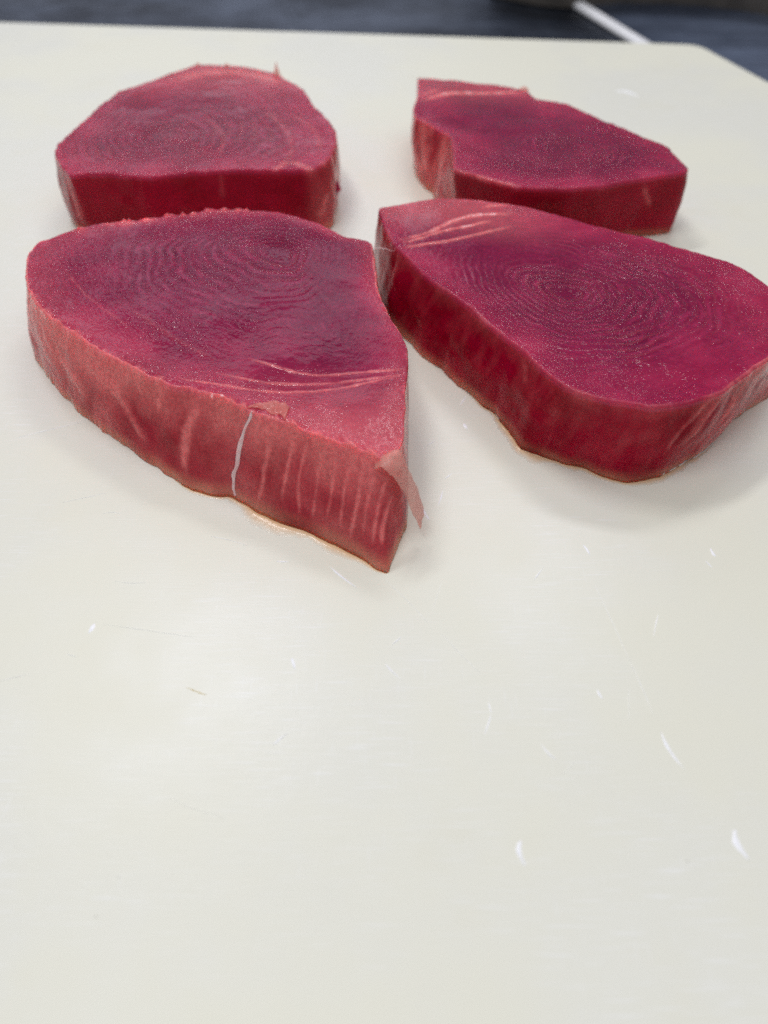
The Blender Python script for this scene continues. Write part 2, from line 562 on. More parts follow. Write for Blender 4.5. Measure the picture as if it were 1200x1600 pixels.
def smooth_line(pts, n):
    """Catmull-Rom through pts, n samples"""
    p = np.asarray(pts, float)
    if len(p) == 2:
        return p[0] + (p[1] - p[0]) * np.linspace(0, 1, n)[:, None]
    q = np.vstack([2 * p[0] - p[1], p, 2 * p[-1] - p[-2]])
    t = np.linspace(0, len(p) - 1 - 1e-9, n)
    i = t.astype(int)
    f = (t - i)[:, None]
    a, b_, c_, d = q[i], q[i + 1], q[i + 2], q[i + 3]
    return 0.5 * (2 * b_ + (c_ - a) * f + (2 * a - 5 * b_ + 4 * c_ - d) * f ** 2 + (3 * b_ - a - 3 * c_ + d) * f ** 3)


# ------------------------------------------------------------------ the setting: steel counter
def slab(name, poly, z0, z1, mat, bevel=0.0, parent=None):
    """prism of a closed outline (metres) with a rounded upper edge"""
    poly = np.asarray(poly, float)
    n = len(poly)
    cen = poly.mean(0)
    rows = [np.c_[poly, np.full(n, z0)]]
    nx = np.roll(poly, -1, 0) - np.roll(poly, 1, 0)
    nrm = np.stack([nx[:, 1], -nx[:, 0]], 1)
    nrm /= np.linalg.norm(nrm, axis=1)[:, None]
    if ((poly + nrm * 1e-3 - cen) ** 2).sum() < ((poly - cen) ** 2).sum():
        nrm = -nrm
    k = 6 if bevel else 0
    for i in range(k + 1):
        a = i / max(k, 1) * math.pi / 2
        rows.append(np.c_[poly - nrm * bevel * (1 - math.cos(a)), np.full(n, z1 - bevel + bevel * math.sin(a))])
    V = np.vstack(rows)
    F = []
    for r in range(len(rows) - 1):
        for i in range(n):
            j = (i + 1) % n
            F.append((r * n + i, r * n + j, (r + 1) * n + j, (r + 1) * n + i))
    F.append(tuple(range((len(rows) - 1) * n, len(rows) * n)))
    F.append(tuple(range(n - 1, -1, -1)))
    return mesh_obj(name, V, F, mat, parent, smooth=False, mm=False)


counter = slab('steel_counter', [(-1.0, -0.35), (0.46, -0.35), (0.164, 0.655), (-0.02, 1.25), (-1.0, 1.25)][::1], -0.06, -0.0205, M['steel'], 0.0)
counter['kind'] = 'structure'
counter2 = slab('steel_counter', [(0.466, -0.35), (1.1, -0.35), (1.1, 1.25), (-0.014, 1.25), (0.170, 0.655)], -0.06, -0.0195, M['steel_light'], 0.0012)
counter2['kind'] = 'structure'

# rounded edge along the counter joint, its highlight put in as white colour
line = smooth_line([(128, 790, -19.5), (152, 696, -19.2), (176, 611, -19.2), (192, 556, -19.5)], 24)
V, F = [], []
d = np.gradient(line, axis=0)
d /= np.linalg.norm(d, axis=1)[:, None]
sd = np.stack([d[:, 1], -d[:, 0], 0 * d[:, 0]], 1)
na = 10
for i in range(len(line)):
    for k in range(na):
        a = k / na * 2 * math.pi
        V.append(line[i] + sd[i] * 5.5 * math.cos(a) + np.array([0, 0, 1]) * (3.0 * math.sin(a) + 0.5))
for i in range(len(line) - 1):
    for k in range(na):
        F.append((i * na + k, i * na + (k + 1) % na, (i + 1) * na + (k + 1) % na, (i + 1) * na + k))
F += [tuple(range(na)), tuple(range((len(line) - 1) * na, len(line) * na))[::-1]]
o = mesh_obj('metal_strip', V, F, M['trim'])
o['label'] = 'metal strip with its highlight coloured white, running diagonally on the steel counter behind the board'
o['category'] = 'metal strip'

# dark ledge at the back of the counter, only its lower edge is in view
lp = smooth_line([(0.085, 0.725), (0.135, 0.694), (0.19, 0.706), (0.25, 0.698), (0.30, 0.668), (0.40, 0.60)], 30)
poly = np.vstack([lp, [(0.62, 0.60), (0.62, 1.0), (0.085, 1.0)]])
o = slab('back_ledge', poly, -0.0195, 0.055, M['ledge'], 0.006)
o['label'] = 'dark brown ledge at the back of the counter, top right'
o['category'] = 'ledge'

# ------------------------------------------------------------------ cutting board
eb, nb = np.array([0.9945, -0.1048]), np.array([0.1048, 0.9945])


def bpt(e, n):
    return eb * e + nb * n


E0, E1, N0, N1 = -0.46, 0.172, -0.09, 0.5525
corners = [(bpt(0.1375, N1), 0.016), (bpt(0.1680, 0.482), 0.03), (bpt(E1, N0), 0.03), (bpt(E0, N0), 0.03), (bpt(E0, N1), 0.03)]
outline = []
for i, (q, r) in enumerate(corners):          # rounded polygon, clipped far right corner
    p0, p1 = corners[i - 1][0], corners[(i + 1) % len(corners)][0]
    u0, u1 = (p0 - q) / np.linalg.norm(p0 - q), (p1 - q) / np.linalg.norm(p1 - q)
    half = 0.5 * math.acos(float(np.clip(u0 @ u1, -1, 1)))
    tl_ = min(r / math.tan(half), 0.02)
    for k in range(13):
        f = k / 12
        outline.append((1 - f) ** 2 * (q + u0 * tl_) + 2 * f * (1 - f) * q + f * f * (q + u1 * tl_))
board = empty('cutting_board', (0, 0.25, -0.02), 'large cream white plastic cutting board with knife marks under the tuna', 'cutting board')
slab('board_slab', outline, -0.0195, 0.0, M['board'], 0.0022, board)

NICKS = [
    ('n', 1.79, [(-68.00,104.08), (-68.18,102.46), (-68.75,101.21)]),
    ('n', 1.28, [(-20.89,94.64), (-20.33,93.13), (-19.93,91.64)]),
    ('n', 0.73, [(-23.16,73.61), (-21.83,75.03), (-20.20,76.33)]),
    ('n', 0.62, [(0.28,93.13), (1.86,91.15), (3.97,88.87)]),
    ('n', 0.52, [(1.76,98.06), (2.95,99.27), (4.15,100.50)]),
    ('n', 0.43, [(22.61,83.52), (23.05,80.77)]),
    ('n', 0.43, [(23.05,80.77), (22.13,78.24), (20.93,75.47)]),
    ('n', 0.59, [(32.65,73.89), (33.72,72.05), (35.43,70.25)]),
    ('n', 0.79, [(46.80,86.64), (47.12,85.38), (47.71,84.14)]),
    ('n', 1.05, [(58.39,76.62), (58.72,74.17), (59.60,71.36), (61.22,68.06)]),
    ('n', 1.23, [(83.46,127.34), (83.62,125.64), (84.06,124.37)]),
    ('n', 0.53, [(80.95,123.12), (82.06,120.84)]),
    ('n', 1.09, [(51.08,128.42), (51.80,126.91), (52.26,125.00)]),
    ('n', 0.41, [(36.89,116.80), (38.27,118.81), (39.83,120.84)]),
    ('n', 0.36, [(65.21,106.83), (63.89,103.90), (62.44,100.33)]),
    ('n', 1.48, [(26.13,54.21), (25.52,52.20), (26.49,49.31)]),
    ('n', 2.31, [(67.68,56.26), (67.30,53.85), (68.67,50.57)]),
    ('n', 0.73, [(-13.61,121.25), (-11.10,118.61), (-6.56,114.44)]),
    ('n', 0.62, [(-27.07,122.91), (-23.83,122.70)]),
    ('n', 0.64, [(25.65,189.36), (24.48,186.85), (23.32,184.37)]),
    ('n', 1.61, [(23.92,176.26), (24.39,174.8), (24.86,173.35)]),
    ('n', 0.46, [(12.06,166.01), (15.15,168.52)]),
    ('n', 0.64, [(16.90,152.53), (18.98,154.57)]),
    ('n', 0.62, [(16.13,148.03), (15.46,145.10), (14.44,141.99)]),
    ('n', 1.54, [(10.30,141.52), (10.91,139.41), (12.17,136.87)]),
    ('n', 4.98, [(125.49,453.04), (131.98,454.01), (137.69,445.35)]),
    ('s', 0.24, [(0.31,117.20), (6.15,110.01), (10.24,104.44)]),
    ('s', 0.21, [(13.39,101.21), (17.47,95.66), (21.42,90.66)]),
    ('s', 0.17, [(14.52,117.20), (13.04,112.69), (11.41,107.20)]),
    ('s', 0.19, [(51.73,115.22), (53.82,103.90), (55.60,93.47)]),
    ('s', 0.25, [(55.60,93.47), (56.88,86.48), (57.69,80.47)]),
    ('s', 0.15, [(53.75,86.96), (52.19,79.13)]),
    ('s', 0.46, [(-107.06,169.92), (-99.55,173.06), (-91.01,176.55)]),
    ('s', 0.33, [(-86.73,143.42), (-81.65,145.10), (-75.88,147.04)]),
    ('s', 0.31, [(-74.96,139.17), (-72.57,139.87), (-69.85,139.17)]),
    ('s', 0.32, [(-44.78,131.25), (-40.48,130.16), (-35.12,128.20)]),
    ('s', 0.22, [(-66.17,116.61), (-62.10,116.01), (-58.52,116.21)]),
    ('s', 0.25, [(-72.24,95.66), (-69.73,94.98)]),
    ('s', 0.18, [(-66.15,103.90), (-55.25,102.10), (-44.49,100.33)]),
    ('s', 0.22, [(-85.03,88.71), (-79.21,90.50)]),
    ('s', 0.13, [(-42.89,62.65), (-37.70,60.48), (-31.13,58.47)]),
    ('y', 0.37, [(-43.37,87.12), (-41.24,86.17), (-38.70,85.23)]),
    ('s', 0.15, [(39.32,69.97), (36.27,67.25)]),
    ('d', 0.39, [(-51.69,40.98), (-51.29,40.77)]),
    ('d', 0.40, [(56.75,50.45), (57.05,50.22)]),
    ('d', 0.31, [(-49.12,47.61), (-48.86,47.50)]),
]
rng = np.random.RandomState(5)
for kind, width, pts in NICKS:
    n = 11
    ln = smooth_line([(*q, 0.0) for q in pts], n)
    tl = np.gradient(ln, axis=0)
    tl /= np.linalg.norm(tl, axis=1)[:, None]
    sd = np.stack([-tl[:, 1], tl[:, 0], 0 * tl[:, 0]], 1)
    t = np.linspace(0, 1, n)
    if kind == 'n':
        wd = width * (np.sin(np.pi * t ** rng.uniform(0.7, 1.3)) ** 0.8 * rng.uniform(0.85, 1.0) + 0.04) * (1 + 0.18 * rng.randn(n))
        hgt = 0.13
    else:
        wd = width * (0.5 + 0.5 * np.sin(np.pi * t)) * (1 + 0.25 * rng.randn(n)).clip(0.3, 1.6)
        hgt = 0.07
    up = np.array([0, 0, 1.0])
    V, F = [], []
    lean = rng.uniform(-0.3, 0.3)
    for i in range(n):
        zc = hgt * (0.35 + 0.65 * math.sin(math.pi * t[i]))
        V += [ln[i] - sd[i] * wd[i] * 0.5 - up * 0.15, ln[i] - sd[i] * wd[i] * 0.3 + up * (zc * 0.75 + 0.012),
              ln[i] + sd[i] * wd[i] * lean * 0.5 + up * (zc + 0.015), ln[i] + sd[i] * wd[i] * 0.5 - up * 0.15]
    for i in range(n - 1):
        for k in range(3):
            F.append((i * 4 + k, i * 4 + k + 1, i * 4 + k + 5, i * 4 + k + 4))
    F += [(0, 3, 2, 1), tuple((n - 1) * 4 + k for k in range(4))]
    nm = {'n': 'knife_nick', 's': 'knife_scratch', 'y': 'yellow_fleck', 'd': 'dark_speck'}[kind]
    mesh_obj(nm, V, F, M[{'n': 'nick', 's': 'scratch', 'y': 'fleck', 'd': 'speck'}[kind]], board)

# ------------------------------------------------------------------ tuna steaks
# pale seams of connective tissue: (half width mm, paleness, path mm)
SEAMS = {
    'A': [
        (0.5, 0.7, [(-28.9,146.4,19.3), (-31.5,142.3,9), (-33.4,140.3,2.4)]),
        (0.4, 0.55, [(-22.5,144.7,21.9), (-24.5,141.7,14.8), (-26.5,138.2,6.4)]),
        (0.35, 0.5, [(-18.9,142.8,22.8), (-21.6,139.3,12.7), (-21.9,134.7,3.6)]),
        (0.35, 0.55, [(-14.9,140.2,21.9), (-16.5,137.3,14.5), (-18.3,133.5,4.2)]),
        (0.3, 0.5, [(-11.8,138,21.3), (-13.2,134.2,12.5), (-14.5,132.1,6.2)]),
        (0.3, 0.5, [(-7.8,136.1,21.3), (-9.9,133.4,14.5), (-11,129.5,5.6)]),
        (0.4, 0.8, [(-4.7,135.1,22.5), (-6.4,130.8,13.6), (-8.7,127.2,3.6)]),
        (0.3, 0.5, [(-2,133.5,21.1), (-3.9,129.6,13.9), (-5.2,126.3,6.7)]),
        (0.35, 0.7, [(0.5,132.2,19.6), (-1.7,127.6,12.5), (-2.9,123.9,5.6)]),
        (0.45, 0.85, [(1.8,131.2,15.3), (-0.3,126.5,9.9), (-0.6,123.1,5.9)]),
        (1.0, 0.8, [(-48.9,157.4,21.1), (-52.4,155.8,15.6), (-53.8,153.4,9.6), (-53.7,150.8,4.2)]),
        (0.4, 0.6, [(-68.1,169.7,23.9), (-66.1,165.8,19.6)]),
        (1.1, 0.5, [(-86.7,182.6,21.3), (-74.6,170.7,15.6), (-70,165,10.2), (-66.1,160.1,5.9)]),
        (1.3, 0.6, [(-99.2,192.3,15.6), (-89.8,181.1,11), (-87.8,178.3,6.7)]),
        (0.5, 0.5, [(-59.1,162.7,22.8), (-60.7,161.3,17.6)]),
        (1.5, 0.6, [(-101.9,197.6,21.9), (-99.7,192.8,16.2), (-97.2,189.2,11.9)]),
        (0.35, 0.6, [(-36.5,172.7,25.5), (-20.4,166.1,25.5), (-6.8,166.7,25.5), (5.8,168.1,25.5)]),
        (0.32, 0.55, [(-44.3,166.7,25.5), (-30.3,162.5,25.5), (-13.4,162.5,25.5), (0,164.7,25.5), (5.1,165.8,25.5)]),
        (0.3, 0.6, [(-54.2,164.7,25.5), (-38.4,160.4,25.5), (-24.9,158.8,25.5), (-10,160.6,25.5), (4.2,165.3,25.5)]),
        (0.7, 0.12, [(-75.4,198.6,25.5), (-61.6,185.4,25.5), (-47,173.3,25.5)]),
        (0.3, 0.18, [(-100.5,220.6,25.5), (-88.1,203.8,25.5), (-73.2,188.6,25.5)]),
    ],
    'C': [
        (0.75, 0.85, [(5.6,239.2,25.5), (13.1,243,25.5), (19.9,248.9,25.5), (27.4,254.9,25.5), (34.8,257.4,25.5), (44.6,259,25.5)]),
        (0.6, 0.85, [(6.5,237.4,25.5), (13.1,241.1,25.5), (19.7,245.4,25.5), (29.4,249.3,25.5), (36.8,252.8,25.5)]),
        (0.7, 0.75, [(6.5,234.2,25.5), (14.7,236.5,25.5), (24,239.7,25.5), (31.2,243,25.5), (42.5,248.9,25.5)]),
        (0.7, 0.5, [(35.3,263.2,25.5), (45.4,266.4,25.5)]),
        (0.9, 0.3, [(5.1,232.7,24.8), (4,232.7,18.8), (2.6,231.8,11)]),
        (0.8, 0.3, [(-0.7,243.5,13.1), (-1.8,245,6.5)]),
        (1.5, 0.14, [(46.6,160.9,18.2), (45.9,160.9,11.6)]),
        (0.8, 0.5, [(88.2,158.5,23.3), (84.2,156,17.6), (81.4,155.1,11.9)]),
        (0.6, 0.4, [(84.3,156.5,23.9), (78.5,153.7,17.6), (75.3,152.2,10.1)]),
        (1.4, 0.12, [(61.5,152.9,13.7), (65,151.8,14.9), (68.3,151.6,17.6)]),
        (0.9, 0.2, [(38.4,176.1,23.6), (39.5,171.2,18.2)]),
    ],
    'D': [
        (1.3, 0.95, [(17.2,364.8,25.5), (29.9,373.4,25.5), (47.6,375.1,25.5), (62.4,374,25.5)]),
        (0.8, 0.6, [(16.1,369.9,25.5), (25.1,377.5,25.5)]),
        (0.9, 0.6, [(26.3,294.4,25.5), (37.2,286,25.5), (48.8,280.1,25.5)]),
        (2.2, 0.8, [(16,341.6,25.3), (17.3,337.8,15.5), (18.7,333.7,6.9)]),
        (2.0, 0.8, [(25.2,326,23.2), (23.9,325,15.1), (22.8,318,6.4)]),
        (1.5, 0.5, [(12.7,349.4,22.3), (12.9,347.1,11.7), (15.5,340.6,3.5)]),
        (0.8, 0.4, [(98,287.2,21.8), (102.6,288.8,13.6)]),
    ],
    'B': [
        (1.2, 0.5, [(-42,293,25.5), (-35.5,300.2,25.5), (-25.8,293,25.5), (-21.3,302.6,25.5)]),
        (0.8, 0.2, [(-51.6,355.1,25.5), (-40.3,331.6,25.5), (-36.3,310.2,25.5), (-40.4,297.8,25.5)]),
        (0.8, 0.2, [(-38.4,349,25.5), (-28,328.8,25.5), (-24.8,310.2,25.5)]),
        (3, 0.35, [(-96.4,391.7,25.5), (-83.2,402.7,25.5), (-62.5,399,25.5), (-46.1,384.6,25.5)]),
        (0.7, 0.14, [(-77.2,349,25.5), (-66.3,328.8,25.5), (-63.9,305.1,25.5)]),
        (1.2, 0.5, [(-22.3,297.8,14.1), (-25.6,293.4,6.9)]),
        (0.8, 0.15, [(-62,293.1,23.7), (-62.3,291.5,15.5)]),
        (1.5, 0.5, [(-121.2,293.2,22.8), (-119.6,291.2,15.1), (-119.4,292.2,6.4)]),
    ],
}
# direction (degrees) and width of the smooth part without flake rings, ring depth mm
CALM = {'A': (305, 52, 0.34), 'B': (100, 30, 0.45), 'C': (125, 50, 0.22), 'D': (130, 45, 0.2)}
GRID = {}


def make_steak(key, seed, label):
    V, rho, s, arc, c, th, RT, L, (ca, sa) = steak_grid(key, seed)
    S = STEAKS[key]
    rows, n, _ = V.shape
    top = s < -0.5
    wall = s >= 0
    X, Y, Z = V[..., 0].copy(), V[..., 1].copy(), V[..., 2].copy()
    ctr, wid, amp = CALM[key]
    dth = (np.degrees(th) - ctr + 180) % 360 - 180
    calm = np.exp(-(dth / wid) ** 2)[None, :] * sstep(0.08, 0.35, rho)
    # flake rings follow the outline, wobbling
    warp = fbm(X / 20, Y / 20, 2, seed + 3, 2) * 0.055
    dist = rho * RT[None, :]
    ringmm = rho * (0.55 * RT[None, :] + 0.45 * np.minimum(RT, 60).mean()) + warp * 45
    ph = ringmm / S['rings']
    fr = ph - np.floor(ph)
    ring = sstep(0, 0.75, fr) * (1 - sstep(0.75, 1.0, fr))
    rid = np.floor(ph).astype(np.int64)
    ramp_amp = amp * (0.6 + 0.4 * _hash(rid, 0 * rid, 0 * rid, seed))
    band = sstep(0.03, 0.12, rho) * (1 - 0.85 * sstep(S['fade'], S['fade'] + 0.3, rho)) * (1 - 0.93 * calm * sstep(0.12, 0.4, rho))
    patchy = sstep(-0.35, 0.45, fbm(X / 14, Y / 14, 8, seed + 21, 2))
    h = (ring - 0.5) * ramp_amp * band * (0.35 + 0.65 * patchy)
    crest = np.exp(-((fr - 0.78) / 0.12) ** 2) * band * (0.3 + 0.7 * patchy)
    # sagging, lumps and coarse beads
    h += fbm(X / 22, Y / 22, 0, seed + 31, 2) * 0.45
    h += fbm(X / 3.2, Y / 3.2, 0, seed + 41, 3) * 0.085 * (1 - 0.6 * calm)
    bead = np.maximum(0, vnoise(X / 0.95, Y / 0.95, 0, seed + 51) - 0.1)
    h += bead * 0.10 * (1 - 0.7 * calm) * (0.4 + 0.6 * patchy)
    fade = np.where(wall, np.clip(1 - s * 6, 0, 1), 1.0)
    Zd = Z + h * fade
    # rough bitten rim
    rimw = np.where(wall, np.clip(1 - s * 4, 0, 1), sstep(0.93, 1.0, rho))
    rg = fbm(arc / 3.2, s * 3, 0, seed + 61, 2) * rimw
    Zd += rg * S['ragged'] * 0.35
    # walls: shallow vertical facets and pits
    rad = np.hypot(X - c[0], Y - c[1]) + 1e-9
    ux, uy = (X - c[0]) / rad, (Y - c[1]) / rad
    z01 = np.clip(s, 0, 1)
    zmm = z01 * S['T']
    mid = np.where(wall, np.sin(np.pi * np.clip(z01, 0.02, 0.99)) ** 0.5, 0)
    dw = (fbm(arc / 9, zmm / 9, 1, seed + 71, 2) * 0.45 + fbm(arc / 2.2, zmm / 2.6, 4, seed + 81, 2) * 0.05) * mid
    Pm = np.stack([X, Y, np.where(top, S['T'], Z)], -1).reshape(-1, 3)
    pale = np.zeros(rows * n)
    groove = np.zeros(rows * n)
    wob = fbm(Pm[:, 0] / 2.5, Pm[:, 1] / 2.5, Pm[:, 2] / 2.5, seed + 91, 2) * 0.45
    for wd, k, path in SEAMS[key]:
        path = smooth_line(path, 9)
        lo, hi = path.min(0) - 6, path.max(0) + 6
        idx = np.where(((Pm > lo) & (Pm < hi)).all(1))[0]
        if not len(idx):
            continue
        dd, ff = seg_dist(Pm[idx], path)
        dd = np.abs(dd + wob[idx] * min(1.0, wd * 1.2))
        ends = sstep(0, 0.12, ff) * (1 - sstep(0.85, 1.0, ff)) * 0.75 + 0.25
        brk = 0.85 + 0.15 * vnoise(ff * 14, wd * 7, 0, seed)
        g = np.exp(-(dd / (wd * 1.2)) ** 2) * ends * brk
        pale[idx] = np.maximum(pale[idx], g * k * (0.85 if path[0][2] < 25.4 else 1.0))
        side = np.exp(-((dd - wd * 1.5) / wd) ** 2) * ends
        groove[idx] += np.clip(g * 0.10 - side * 0.07, -0.2, 0.2)
    pale = pale.reshape(rows, n)
    pale += np.where(top, 0.10 * crest, 0)
    groove = groove.reshape(rows, n)
    Zd += np.where(top, groove, 0)
    dw += np.where(wall, groove * 1.3, 0)
    X += ux * dw
    Y += uy * dw
    # paleness that belongs to the piece: fatty rim, membrane on the skin side
    st = fbm((arc + zmm * 0.25) / 2.6, zmm / 9, 2, seed + 101, 3)
    cl = fbm(arc / 10, zmm / 7, 2, seed + 111, 3)
    fat = np.zeros_like(pale)
    if key == 'A':
        front = wall * sstep(262, 225, Y) * sstep(8, 4, X)
        pale += front * (0.17 + 0.46 * sstep(0.6, 0.0, z01) + 0.10 * cl + 0.13 * fbm((arc + zmm * 0.3) / 5.5, zmm / 40, 3, seed + 141, 2))
        pale += front * 0.22 * sstep(-60, -95, X)
        pale += top * 0.26 * sstep(176, 140, Y) * sstep(-50, -10, X)
        pale += top * 0.10 * sstep(0.80, 0.98, rho)
        edge = np.where(wall, np.clip(1 - s * 9, 0, 1), sstep(0.975, 1.0, rho)) * sstep(225, 200, Y) * sstep(4, 0, X)
        fray = fbm(arc / 1.9, 3.0, 0, seed + 131, 3)
        Zd += edge * fray * 0.45
        pale += edge * np.clip(0.05 + 0.32 * fray, 0, 0.3)
        # torn bits along the far rim and fat left on the near cut edge
        for (x, y, hh, wd, pp) in ((-75, 255.5, 1.5, 0.9, 0.4), (-73.2, 256, 0.9, 0.8, 0.4), (-69.5, 256, 1.6, 1.0, 0.4), (-66, 256.5, 1.2, 1.1, 0.4),
                                   (-61, 259.5, 1.0, 1.8, 0.3), (-56, 260, 1.2, 1.6, 0.35), (-51, 260, 1.1, 1.5, 0.35), (-47.5, 260, 0.8, 1.0, 0.3),
                                   (-81, 253.5, 0.8, 2.2, 0.4), (-88, 252, 0.9, 2.6, 0.4), (-94, 251.3, 0.6, 2.0, 0.4), (-103, 247, 0.7, 2.0, 0.3)):
            gg = np.exp(-((X - x) ** 2 + (Y - y) ** 2) / wd ** 2) * (0.75 + 0.5 * vnoise(X * 1.4, Y * 1.4, 0, 5)) * np.clip(1 - 7 * z01, 0, 1)
            Zd += 1.3 * hh * gg * (0.7 + 0.5 * vnoise(X * 0.9, Y * 0.9, 2, 6))
            pale += 1.6 * pp * gg
        for (x, y, hh, wd, pp) in ((-44.5, 157, 0.8, 1.3, 1.0), (-42, 155.6, 0.6, 1.6, 0.9), (-39, 154, 0.5, 1.2, 0.8), (-33.5, 150.5, 0.5, 1.0, 0.9),
                                   (-57, 161.5, 0.5, 1.0, 0.7), (-19, 143, 0.7, 0.9, 0.9), (-15, 141, 0.4, 0.9, 0.6), (-50, 159.4, 0.4, 1.4, 0.5), (-26, 147, 0.4, 2.0, 0.5)):
            gg = np.exp(-((X - x) ** 2 + (Y - y) ** 2) / wd ** 2) * np.clip(1 - 8 * z01, 0, 1)
            gg = gg * np.clip(0.75 + 0.9 * vnoise(X * 0.7, Y * 0.7, Z * 0.7, 9), 0, 1.3)
            Zd += hh * gg
            fat = np.maximum(fat, 1.0 * pp * gg)
    elif key == 'C':
        pale += wall * (0.03 + 0.05 * cl + 0.05 * st + 0.07 * sstep(0.25, 0.0, z01)) + wall * sstep(75, 95, X) * sstep(200, 180, Y) * (0.24 + 0.18 * st)
        pale += top * 0.30 * sstep(236, 262, Y + 0.25 * X - 4) * sstep(70, 30, X)
        pale += 0.04 * (0.5 + cl) * sstep(0.985, 1.0, rho) * np.clip(1 - 8 * z01, 0, 1)
    elif key == 'B':
        pale += wall * 0.03 + wall * sstep(-32, -24, X) * sstep(300, 292, Y) * 0.25 + wall * sstep(-26, -20, X) * 0.25
        pale += top * 0.06 + top * 0.22 * sstep(360, 405, Y) + 0.04 * sstep(0.97, 1.0, rho) * np.clip(1 - 8 * z01, 0, 1)
    else:
        pale += wall * sstep(29, 24, X) * (0.30 + 0.2 * st) + wall * 0.03
        pale += top * 0.22 * sstep(350, 385, Y) + 0.05 * sstep(0.98, 1.0, rho) * np.clip(1 - 8 * z01, 0, 1)
    pale = np.clip(pale, 0, 1)
    pale = np.where(wall | (rho > 0.965), np.minimum(pale, 0.70), pale)
    pale = np.maximum(pale, fat)
    tan = wall * sstep(0.80, 1.0, z01) * (0.36 + 0.2 * cl)
    grain = np.where(top, (1 - 0.80 * calm * sstep(0.97, 0.8, rho)) * (1 - 0.45 * band * (1 - ring)), np.clip(1 - s * 9, 0, 1) * 0.8)
    redrim = np.where(top, sstep(0.48, 1.08, rho + 0.10 * fbm(X / 14, Y / 14, 1, seed + 121, 2)), 1.0)
    G = np.stack([X, Y, Zd], -1)
    GRID[key] = (G, s, c, ca, sa)
    t = empty('tuna_steak', (c[0] / 1000, c[1] / 1000, 0.0), label, 'tuna steak', 'raw tuna steaks on the cutting board')
    # vertices: centre, grid, foot centre
    Vall = np.vstack([[[c[0], c[1], Zd[0].mean()]], G.reshape(-1, 3), [[c[0], c[1], 0.15]]])
    i0 = np.arange(n)
    i1 = (i0 + 1) % n
    quads = []
    for r_ in range(rows - 1):
        a = 1 + r_ * n
        quads.append(np.stack([a + i0, a + n + i0, a + n + i1, a + i1], 1))
    quads = np.vstack(quads)
    last = 1 + (rows - 1) * n
    tris = np.vstack([np.stack([0 * i0, 1 + i0, 1 + i1], 1), np.stack([0 * i0 + len(Vall) - 1, last + i1, last + i0], 1)])
    o = big_mesh('flesh', Vall, quads, tris, M['flesh'], t)
    me = o.data
    att = me.attributes.new('masks', 'FLOAT_COLOR', 'POINT')
    mk = np.zeros((len(Vall), 4), np.float32)
    core = np.stack([np.clip(pale, 0, 1), grain, np.clip(tan, 0, 1), np.clip(redrim, 0, 1)], -1).reshape(-1, 4)
    mk[1:-1] = core
    mk[0] = core[0]
    mk[-1] = core[-1]
    att.data.foreach_set('color', mk.ravel())
    at2 = me.attributes.new('suv', 'FLOAT_VECTOR', 'POINT')
    uv = np.zeros((len(Vall), 3), np.float32)
    uv[1:-1] = np.stack([arc, np.clip(s, 0, 1) * S['T'], np.where(top, np.clip(band, 0, 1), 0)], -1).reshape(-1, 3)
    at2.data.foreach_set('vector', uv.ravel())
    at3 = me.attributes.new('rvec', 'FLOAT_VECTOR', 'POINT')
    rv = np.zeros((len(Vall), 3), np.float32)
    one = np.ones_like(rho)
    rv[1:-1] = np.stack([ringmm, np.cos(th)[None, :] * one, np.sin(th)[None, :] * one], -1).reshape(-1, 3)
    at3.data.foreach_set('vector', rv.ravel())
    at4 = me.attributes.new('ring', 'FLOAT_VECTOR', 'POINT')
    rv[1:-1] = np.stack([ph, np.where(top, np.clip(band, 0, 1), 0), rho], -1).reshape(-1, 3)
    at4.data.foreach_set('vector', rv.ravel())
    return t


tA = make_steak('A', 11, 'nearest tuna steak, wedge shaped, with pale striped wall and torn membrane at its tip')
tC = make_steak('C', 23, 'long tuna steak at right, cut off by the picture edge, deep red wall')
tB = make_steak('B', 37, 'rounded tuna steak at back left with bare dark red front wall')
tD = make_steak('D', 53, 'smallest tuna steak at back right with pale streaked left end')


def top_z(key, x, y):
    G = GRID[key][0].reshape(-1, 3)
    m = G[:, 2] > 20
    q = G[m]
    return q[np.argmin((q[:, 0] - x) ** 2 + (q[:, 1] - y) ** 2), 2]


# ---- strips of sinew lying on a surface
def sinew(name, path, width, parent, out, mat, seed, lift=0.25, key=None):
    n = 40
    ln = smooth_line(path, n)
    if key:
        W = GRID[key][0][GRID[key][1] >= 0]
        ln = np.array([W[np.argmin(((W - q) ** 2).sum(1))] for q in ln])
        pad = np.vstack([ln[:1]] * 2 + [ln] + [ln[-1:]] * 2)
        ln = sum(pad[k:k + n] for k in range(5)) / 5
    rr = np.random.RandomState(seed)
    tl = np.gradient(ln, axis=0)
    tl /= np.linalg.norm(tl, axis=1)[:, None]
    out = np.asarray(out, float)
    sd = np.cross(tl, out)
    sd /= np.linalg.norm(sd, axis=1)[:, None]
    t = np.linspace(0, 1, n)
    V, F = [], []
    k = 7
    for i in range(n):
        wv = width * (0.45 + 0.55 * math.sin(math.pi * (0.08 + 0.88 * t[i]))) * (1 + 0.35 * float(vnoise(t[i] * 11, seed, 0, seed)))
        off = 0.35 * float(vnoise(t[i] * 8, seed + 5, 0, seed))
        for j in range(k):
            a = (j / (k - 1) - 0.5) * math.pi
            V.append(ln[i] + sd[i] * (wv * math.sin(a) + off) + out * (lift + 0.55 * math.cos(a) * width * (1 + 0.3 * rr.randn() * 0.5) - 0.35))
    for i in range(n - 1):
        for j in range(k - 1):
            F.append((i * k + j, i * k + j + 1, (i + 1) * k + j + 1, (i + 1) * k + j))
    return mesh_obj(name, V, F, mat, parent)


